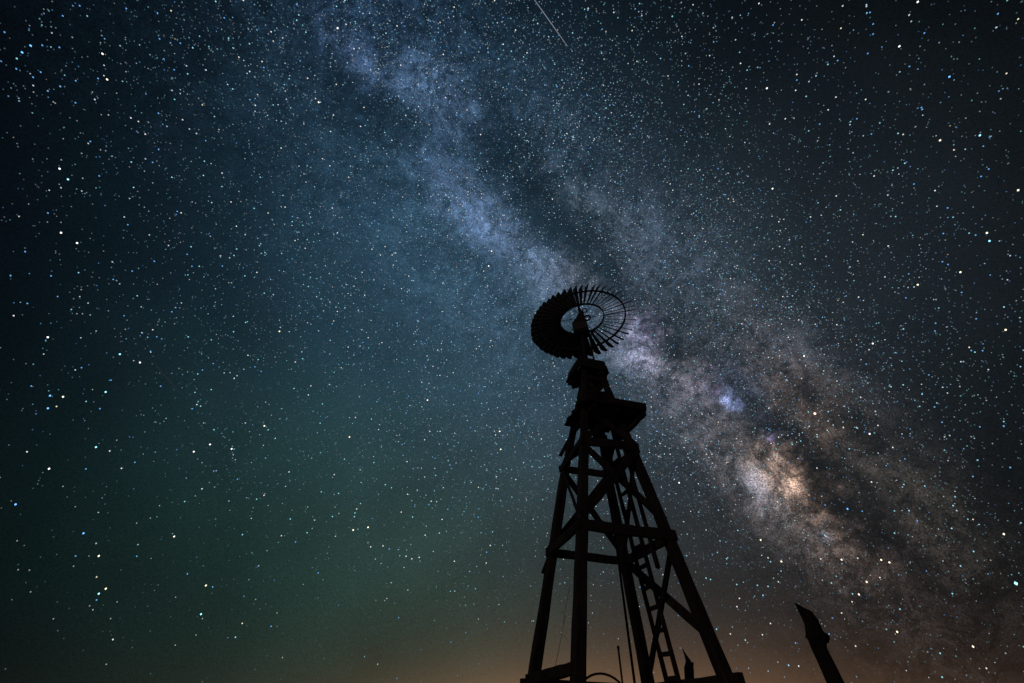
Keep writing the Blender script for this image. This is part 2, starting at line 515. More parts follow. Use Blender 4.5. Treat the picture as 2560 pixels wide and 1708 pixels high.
# loose and broken boards on the left leg
def pxbeam(name, a, b, y, w, hh, mat=WOOD, **kw):
    return beam(name, at_y(a[0], a[1], y), at_y(b[0], b[1], y), w, hh, mat, wm, ref=Vector((0, 1, 0.2)), **kw)
ya = leg_at('A', 0.52).y
pxbeam('loose_board', (1401, 1139), (1447, 1052), ya - 0.02, 0.072, 0.03, PLANK, ragged=0.02, seg=5)
ya2 = leg_at('A', H2).y
pxbeam('broken_board', (1359, 1433), (1389, 1352), ya2 - 0.06, 0.085, 0.03, PLANK, ragged=0.045, seg=5)
pxbeam('broken_board', (1375, 1371), (1400, 1296), ya2 - 0.04, 0.075, 0.03, PLANK, ragged=0.045, seg=5)

# platform: joists with planks on top, more to the right of the tower
plat = empty('platform', (0, 0, 0)); plat.parent = wm
U0, U1, V0, V1 = -0.082, 0.140, -0.060, 0.130     # u towards the far right side, v towards the near right side
def puv(u, v, h): return loc((u + v) / 2, (u - v) / 2, h)
NP = 9
for i in range(NP):
    va = V0 + (V1 - V0) * (i + 0.5) / NP
    e1 = U1 + random.uniform(-0.004, 0.004)
    if i == 0: e1 -= 0.055
    if i == 1: e1 -= 0.022
    e0 = U0 + random.uniform(-0.008, 0.006)
    wdt = (V1 - V0) / NP * S / math.sqrt(2) - 0.012
    beam('plank', puv(e0, va, HP), puv(e1, va, HP), wdt, 0.045, PLANK, wm, seg=5, wear=0.004, ragged=0.02, sub=plat)
for j, u in enumerate((-0.05, 0.035, 0.132)):
    beam('joist', puv(u, V0 - 0.006, HP - 0.0125), puv(u, V1 + 0.002, HP - 0.0125), 0.07, 0.14, WOOD, wm, seg=5, wear=0.005, ragged=0.01, sub=plat)
beam('edge_board', puv(U0, V1 + 0.004, HP + 0.001), puv(U1, V1 + 0.004, HP + 0.001), 0.05, 0.15, WOOD, wm, seg=6, wear=0.004, ragged=0.01, sub=plat)
# struts carrying the overhang
for va in (0.118, 0.02):
    beam('strut', puv(0.122, va, HP - 0.02), leg_at('D' if va > 0.06 else 'C', H3 + 0.045) , 0.07, 0.07, WOOD, wm, seg=5, wear=0.004, sub=plat)
beam('hanging_board', puv(0.128, 0.012, HP - 0.004), puv(0.128, -0.004, HP - 0.030), 0.10, 0.03, PLANK, wm, seg=4, wear=0.004, ragged=0.04, sub=plat)

# boarded section between platform and cap
for k1, k2 in (('B', 'D'), ('A', 'B'), ('A', 'C'), ('C', 'D')):
    girt(k1, k2, 0.655, hh=0.10, w=0.04, ext0=0.0, ext1=0.0, off=0.03)
    girt(k1, k2, 0.705, hh=0.10, w=0.04, ext0=0.0, ext1=0.0, off=0.03)
brace('B', 0.61, 'D', 0.70, hh=0.10, off=0.03); brace('D', 0.61, 'B', 0.70, hh=0.10, off=0.0)
brace('A', 0.61, 'C', 0.70, hh=0.10, off=0.03); brace('A', 0.70, 'B', 0.61, hh=0.08, off=0.03)
for f in (0.14,):
    p = leg_at('B', 0.605).lerp(leg_at('D', 0.605), f); q = leg_at('B', HC0 - 0.004).lerp(leg_at('D', HC0 - 0.004), f)
    beam('siding_board', p, q, 0.13, 0.025, PLANK, wm, ref=face_out('B', 'D', 0.66), seg=4, wear=0.004, ragged=0.01)
for f in (0.45,):
    p = leg_at('A', 0.605).lerp(leg_at('B', 0.605), f); q = leg_at('A', HC0 - 0.004).lerp(leg_at('B', HC0 - 0.004), f)
    beam('siding_board', p, q, 0.13, 0.025, PLANK, wm, ref=face_out('A', 'B', 0.66), seg=4, wear=0.004, ragged=0.01)

# cap: a flared box of boards round the tower head
cap = empty('cap', (0, 0, 0)); cap.parent = wm
WL0, WL1 = 0.059, 0.050
def sq(w, h): return [loc(-w, 0, h), loc(0, -w, h), loc(w, 0, h), loc(0, w, h)]
lo, hi = sq(WL0, HC0), sq(WL1, HC1)
for i in range(4):
    a0, a1, b0, b1 = lo[i], lo[(i + 1) % 4], hi[i], hi[(i + 1) % 4]
    out = ((a0 + a1) * 0.5 - Vector((TX, TY, a0.z))); out.z = 0; out.normalize()
    for j in range(2):
        f = (j + 0.5) / 2
        p, q = a0.lerp(b0, f), a1.lerp(b1, f)
        d = (q - p).normalized()
        slope = (b0.lerp(b1, .5) - a0.lerp(a1, .5)).normalized()
        e = 0.012 if i % 2 == 0 else -0.014
        beam('cap_board', p - d * e, q + d * e, 0.035, 0.145, PLANK, wm, ref=slope, seg=4, wear=0.004, sub=cap)
    d = (a1 - a0).normalized()
    beam('trim', a0 + d * 0.03 + out * 0.022 - Vector((0, 0, 0.01)), a1 - d * 0.03 + out * 0.022 - Vector((0, 0, 0.01)), 0.04, 0.05, WOOD, wm, seg=4, wear=0.003, sub=cap)
for j in range(4):
    f = (j + 0.5) / 4
    p, q = hi[0].lerp(hi[3], f), hi[1].lerp(hi[2], f)
    beam('top_board', p + Vector((0, 0, 0.012)), q + Vector((0, 0, 0.012)), 0.13, 0.03, PLANK, wm, seg=3, wear=0.003, sub=cap)
for s_ in (-1, 1):
    beam('bearer', loc(-0.05 + 0.0, s_ * 0.012 - 0.0, HC0 - 0.009), loc(0.05, s_ * 0.012, HC0 - 0.009), 0.08, 0.10, WOOD, wm, seg=4, wear=0.003, sub=cap)

# mast, rods
tube('mast', [Vector((TX, TY, zl(0.60))), Vector((TX, TY, zl(0.75))), Vector((TX, TY, zl(0.905)))], [0.066, 0.066, 0.060], IRON, wm, 14)
rod_x = at_y(1483, 885, TY)
tube('furl_rod', [Vector((rod_x.x, TY - 0.02, zl(HC1 - 0.01))), Vector((rod_x.x - 0.035, TY - 0.02, zl(0.895)))], 0.019, IRON, wm, 8)
pr = at_y(1559, 1480, TY + 0.1)
tube('pump_rod', [Vector((pr.x, TY + 0.1, 0.0)), Vector((pr.x - 0.02, TY + 0.1, zl(0.3))), Vector((TX + 0.11, TY + 0.06, zl(0.62)))], 0.019, IRON, wm, 8)
tube('pipe_guide', [Vector((pr.x + 0.035, TY + 0.12, zl(0.30))), Vector((pr.x + 0.02, TY + 0.12, zl(0.5)))], 0.010, IRON, wm, 6)

# ladder up the far right side
lad = empty('ladder', (0, 0, 0)); lad.parent = wm
def onface(t, h): return leg_at('C', h).lerp(leg_at('D', h), t)
lb, lt = onface(0.36, Z0), onface(0.37, HP - 0.02)
across = (leg_at('D', H2) - leg_at('C', H2)).normalized()
for s_ in (-1, 1):
    beam('rail', lb + across * 0.155 * s_, lt + across * 0.155 * s_, 0.045, 0.075, WOOD, wm, ref=across, seg=12, wear=0.004, sub=lad)
L = (lt - lb); nr = int(L.length / 0.30)
for i in range(1, nr):
    c = lb + L * (i / nr)
    if i in (13,): continue
    tl = random.uniform(-0.012, 0.012)
    beam('rung', c - across * 0.20 + Vector((0, 0, tl)), c + across * 0.20 - Vector((0, 0, tl)), 0.03, 0.065, WOOD, wm, seg=3, wear=0.004, sub=lad)
beam('loose_pole', at_y(1645, 1420, onface(0.68, H2).y), onface(0.80, H3 + 0.03), 0.06, 0.05, WOOD, wm, seg=8, wear=0.006, taper=0.9, ragged=0.05)

# wheel
PHI, TILT = 0.3200, -0.100
nrm = Vector((math.sin(PHI) * math.cos(TILT), math.cos(PHI) * math.cos(TILT), math.sin(TILT)))
we = Vector((math.cos(PHI), -math.sin(PHI), 0)); wv = nrm.cross(we)
hubc = Vector((TX, TY, zl(0.986))) + nrm * (0.030 * S)
R_IN, R_RIM, R_TIP = 0.0692 * S, 0.1345 * S, 0.1675 * S
wheel = empty('wheel', (0, 0, 0)); wheel.parent = wm
wheel['label'] = 'round fan of many curved metal blades on two iron rims'
def wp(r, a, z=0.0): return hubc + (we * math.cos(a) + wv * math.sin(a)) * r + nrm * z
for R_, th in ((R_IN, 0.026), (R_RIM, 0.030)):
    N = 72; vs, fs = [], []
    prof = [(-th, -0.022), (th * 0.4, -0.022), (th * 0.4, 0.022), (-th, 0.022)]
    for i in range(N):
        a = 2 * math.pi * i / N
        for (dr, dz) in prof: vs.append(wp(R_ + dr * 0.7, a, dz))
    for i in range(N):
        for k in range(4):
            a, b = i * 4 + k, i * 4 + (k + 1) % 4
            c, d = ((i + 1) % N) * 4 + (k + 1) % 4, ((i + 1) % N) * 4 + k
            fs.append((a, b, c, d))
    o = new_obj('rim', vs, fs, IRON); attach(o, wm); o.parent = wheel
NB = 48
BP_IN, BP_OUT = math.radians(47), math.radians(43)
proto = None
for i in range(NB):
    a0 = 2 * math.pi * (i + 0.35) / NB
    a0 += random.uniform(-0.012, 0.012); tip_j = random.uniform(-0.022, 0.012); pit_j = math.radians(random.uniform(-4, 4))
    ru = we * math.cos(a0) + wv * math.sin(a0)
    tu = -we * math.sin(a0) + wv * math.cos(a0)
    vs, fs = [], []
    NR, NC = 5, 5
    for side in (0, 1):
        for r_i in range(NR + 1):
            f = r_i / NR
            rr = R_IN * 0.97 + (R_TIP + tip_j - R_IN * 0.97) * f
            half = 0.046 + (0.104 - 0.046) * f
            pit = BP_IN + (BP_OUT - BP_IN) * f + pit_j
            for c_i in range(NC + 1):
                g = -1 + 2 * c_i / NC
                camber = 0.012 * (1 - g * g)
                across_d = tu * math.cos(pit) - nrm * math.sin(pit)
                n_d = tu * math.sin(pit) + nrm * math.cos(pit)
                tipr = -0.035 * abs(g) ** 3 * f ** 4
                vs.append(hubc + ru * (rr + tipr) + across_d * (half * g) + n_d * (camber + (0.003 if side else 0)))
    K = (NR + 1) * (NC + 1)
    q = lambda s_, r_i, c_i: s_ * K + r_i * (NC + 1) + c_i
    for r_i in range(NR):
        for c_i in range(NC):
            fs.append((q(0, r_i, c_i), q(0, r_i, c_i + 1), q(0, r_i + 1, c_i + 1), q(0, r_i + 1, c_i)))
            fs.append((q(1, r_i, c_i), q(1, r_i + 1, c_i), q(1, r_i + 1, c_i + 1), q(1, r_i, c_i + 1)))
    edge = [(0, c) for c in range(NC + 1)] + [(r, NC) for r in range(1, NR + 1)] + [(NR, c) for c in range(NC - 1, -1, -1)] + [(r, 0) for r in range(NR - 1, 0, -1)]
    for e in range(len(edge)):
        (r0, c0), (r1_, c1_) = edge[e], edge[(e + 1) % len(edge)]
        fs.append((q(0, r0, c0), q(1, r0, c0), q(1, r1_, c1_), q(0, r1_, c1_)))
    o = new_obj('blade', vs, fs, TIN, smooth=True); attach(o, wm); o.parent = wheel
for i in range(6):
    a = 2 * math.pi * (i + 0.1) / 6
    vs, fs = tube_data([wp(0.05, a, -0.02), wp(R_RIM, a, 0.0)], 0.008, 6)
    o = new_obj('spoke', vs, fs, IRON, smooth=True); attach(o, wm); o.parent = wheel
vs, fs = tube_data([hubc - nrm * 0.07, hubc + nrm * 0.05], 0.075, 16)
o = new_obj('hub', vs, fs, IRON, smooth=False); attach(o, wm); o.parent = wheel

# head: the gear case on the mast with its pulleys and the shaft to the wheel
head = empty('head', (0, 0, 0)); head.parent = wm
hx = Vector((nrm.x, nrm.y, 0)).normalized(); hs = Vector((hx.y, -hx.x, 0))
hb = Vector((TX, TY, zl(0.893)))
def ring_box(sections):
    vs, fs = [], []
    for (z, x0, x1, y0, y1) in sections:
        for (a, b_) in ((x0, y0), (x1, y0), (x1, y1), (x0, y1)):
            vs.append(hb + hs * a + hx * b_ + Vector((0, 0, z)))
    for i in range(len(sections) - 1):
        for k in range(4):
            a, b_ = i * 4 + k, i * 4 + (k + 1) % 4
            fs.append((a, b_, b_ + 4, a + 4))
    fs.append((3, 2, 1, 0)); e = (len(sections) - 1) * 4; fs.append((e, e + 1, e + 2, e + 3))
    return vs, fs
vs, fs = ring_box([(-0.02, -0.13, 0.11, -0.12, 0.14), (0.05, -0.19, 0.16, -0.16, 0.18), (0.24, -0.20, 0.15, -0.18, 0.18),
                   (0.42, -0.10, 0.12, -0.14, 0.12), (0.60, -0.01, 0.10, -0.12, 0.05), (0.68, 0.01, 0.08, -0.10, 0.02)])
o = new_obj('gear_case', vs, fs, IRON); attach(o, wm); o.parent = head
vs, fs = tube_data([hubc - nrm * 0.40, hubc + nrm * 0.02], 0.035, 10)
o = new_obj('shaft', vs, fs, IRON, smooth=True); attach(o, wm); o.parent = head
for (z, s_off, R_, th) in ((0.62, 0.13, 0.060, 0.014), (0.36, 0.17, 0.075, 0.022)):
    c = hb + hs * s_off + hx * -0.13 + Vector((0, 0, z))
    pts = [c + (hs * math.cos(a) + Vector((0, 0, 1)) * math.sin(a)) * R_ for a in [2 * math.pi * k / 20 for k in range(21)]]
    vs, fs = tube_data(pts, th, 8, cap=False)
    o = new_obj('pulley', vs, fs, IRON, smooth=True); attach(o, wm); o.parent = head
vs, fs = tube_data([hb + hs * 0.10 + Vector((0, 0, 0.10)), hb + hs * 0.26 + Vector((0, 0, 0.02)), hb + hs * 0.15 + Vector((0, 0, -0.16))], 0.022, 8)
o = new_obj('bracket', vs, fs, IRON, smooth=True); attach(o, wm); o.parent = head

# ------------------------------------------------------------------ the things around the tower
# crooked leaning post, cut to a slanting point
PY = 5.6
cl = [((2112, 1752), 42), ((2087, 1706), 39), ((2066, 1660), 36), ((2049, 1622), 35), ((2043, 1602), 43), ((2040, 1590), 47), ((2035, 1576), 38), ((2027, 1554), 35), ((2007, 1518), 38)]
pts = [at_y(p[0], p[1], PY) for p, w in cl]
depth_at = lambda p: (p - CAM).dot(fwd)
rad = [w * 0.5 / F_PX * depth_at(p) for (q_, w), p in zip(cl, pts)]
foot_dir = (pts[0] - pts[2]).normalized()
foot = pts[0] + foot_dir * (pts[0].z / -foot_dir.z)
pts = [foot - Vector((0, 0, 0.05)), foot.lerp(pts[0], 0.5)] + pts
rad = [rad[0] * 1.15, rad[0] * 1.08] + rad
post = empty('leaning_post', (foot.x, foot.y, 0))
tag(post, 'crooked dead tree trunk post with slanting pointed top, right of the windmill', 'post')
vs, fs = tube_data(pts, rad, 14, wear=0.07, cap=False)
nlast = len(pts) - 1
tipv = at_y(1985, 1506, PY); sh = at_y(2030, 1529, PY)
cutd = (sh - tipv).normalized(); L_ = (sh - tipv).length
CUTF = [(vs[nlast * 14 + k] - tipv).dot(cutd) for k in range(14)]
for k in range(14):                          # slanting cut at the top
    v = vs[nlast * 14 + k]
    f = (CUTF[k] - min(CUTF)) / (max(CUTF) - min(CUTF))
    tgt = tipv.lerp(sh, f)
    yy = PY + (v.y - PY) * (0.35 if f < 0.1 else 1.0)      # the cut also slopes upward away from the camera
    vs[nlast * 14 + k] = CAM + (tgt - CAM) * (yy / PY)
fs.append(tuple(range(13, -1, -1))); fs.append(tuple(range(nlast * 14, nlast * 14 + 14)))
o = new_obj('trunk', vs, fs, BARK, smooth=False); attach(o, post)
kc = at_y(2058, 1593, PY)
vs, fs = tube_data([at_y(2040, 1598, PY), at_y(2055, 1594, PY), at_y(2067, 1594, PY), at_y(2072, 1594, PY)], [0.062, 0.060, 0.042, 0.02], 10, wear=0.12)
o = new_obj('knot', vs, fs, BARK); attach(o, post)
vs, fs = tube_data([at_y(2030, 1594, PY), at_y(2020, 1593, PY), at_y(2014, 1592, PY)], [0.02, 0.016, 0.010], 7, wear=0.1)
o = new_obj('twig_stub', vs, fs, BARK); attach(o, post)

# splintered stump seen between the legs
SY = 10.2
cl = [((1724, 1730), 21), ((1723, 1690), 22), ((1722.5, 1672), 22), ((1723, 1662), 20), ((1720, 1652), 13), ((1714, 1639), 7), ((1706, 1622), 1.5)]
pts = [at_y(p[0], p[1], SY) for p, w in cl]
rad = [w * 0.5 / F_PX * depth_at(p) for (q_, w), p in zip(cl, pts)]
pts = [Vector((pts[0].x, SY, -0.05))] + pts; rad = [rad[0] * 1.05] + rad
st = empty('broken_post', (pts[0].x, SY, 0))
tag(st, 'short broken post with splintered tip behind the foot of the tower', 'post')
vs, fs = tube_data(pts, rad, 9, wear=0.12)
o = new_obj('trunk', vs, fs, BARK); attach(o, st)
vs, fs = tube_data([at_y(1729, 1672, SY), at_y(1731, 1660, SY), at_y(1733, 1655, SY)], [0.035, 0.022, 0.008], 6, wear=0.2)
o = new_obj('splinter', vs, fs, BARK); attach(o, st)

# upright thin pipe and arched pipe behind the left girt
p0 = at_y(1545, 1615, 9.6); p1 = at_y(1556, 1708, 9.6)
d = (p0 - p1).normalized(); g = p1 - d * (p1.z / d.z)
pp = empty('standing_pipe', (g.x, g.y, 0))
tag(pp, 'thin upright iron pipe standing behind the tower, between its legs', 'pipe')
tube('pipe', [g, p1, p0], 0.017, IRON, pp, 8)
vs, fs = tube_data([p0 - d * 0.05, p0], 0.023, 8); o = new_obj('collar', vs, fs, IRON); attach(o, pp)
AY = 9.4
tpk = at_y(1498, 1684, AY); lft = at_y(1461, 1700, AY); rgt = at_y(1548, 1704, AY)
R_ = 0.46; cx, cz = tpk.x + 0.02, tpk.z - R_
pts = [Vector((cx - R_, AY, 0))] + [Vector((cx - R_ * math.cos(a), AY, cz + R_ * math.sin(a))) for a in [math.pi * k / 18 for k in range(19)]] + [Vector((cx + R_, AY, 0))]
hoop = empty('arched_pipe', (cx, AY, 0))
tag(hoop, 'curved arch of thin pipe low behind the nearest leg of the tower', 'pipe')
tube('pipe', pts, 0.019, IRON, hoop, 8)
beam('cross_bar', Vector((cx - R_, AY, 0.45)), Vector((cx + R_, AY, 0.45)), 0.03, 0.03, IRON, hoop, seg=2, wear=0.0)

# dry weed stalks, thin and faint against the glow
def weed(pix, y, tufts, label, r0=0.007):
    p = [at_y(a, b_, y) for a, b_ in pix]
    base = Vector((p[0].x - 0.03, y, 0.0))
    root = empty('dry_weed', (base.x, y, 0)); tag(root, label, 'weed')
    pts = [base] + p
    tube('stem', pts, [r0 * 1.3] + [r0 * (1 - 0.6 * i / (len(p) - 1)) for i in range(len(p))], WEED, root, 5)
    for (a0, b0, a1, b1) in tufts:
        s0, s1 = at_y(a0, b0, y), at_y(a1, b1, y)
        mid = s0.lerp(s1, 0.5) + Vector((0.01, 0.02, 0.02))
        tube('twig', [s0, mid, s1], [r0 * 0.6, r0 * 0.55, r0 * 0.3], WEED, root, 5)
weed([(1389, 1660), (1397, 1625), (1405, 1583), (1411, 1545), (1417, 1505), (1423, 1470)], 9.2,
     [(1411, 1545, 1404, 1520), (1417, 1503, 1427, 1488), (1405, 1585, 1424, 1612), (1414, 1522, 1408, 1500), (1420, 1488, 1425, 1462), (1409, 1560, 1416, 1540)],
     'tall dry weed stalk between the two left legs of the tower', 0.0045)
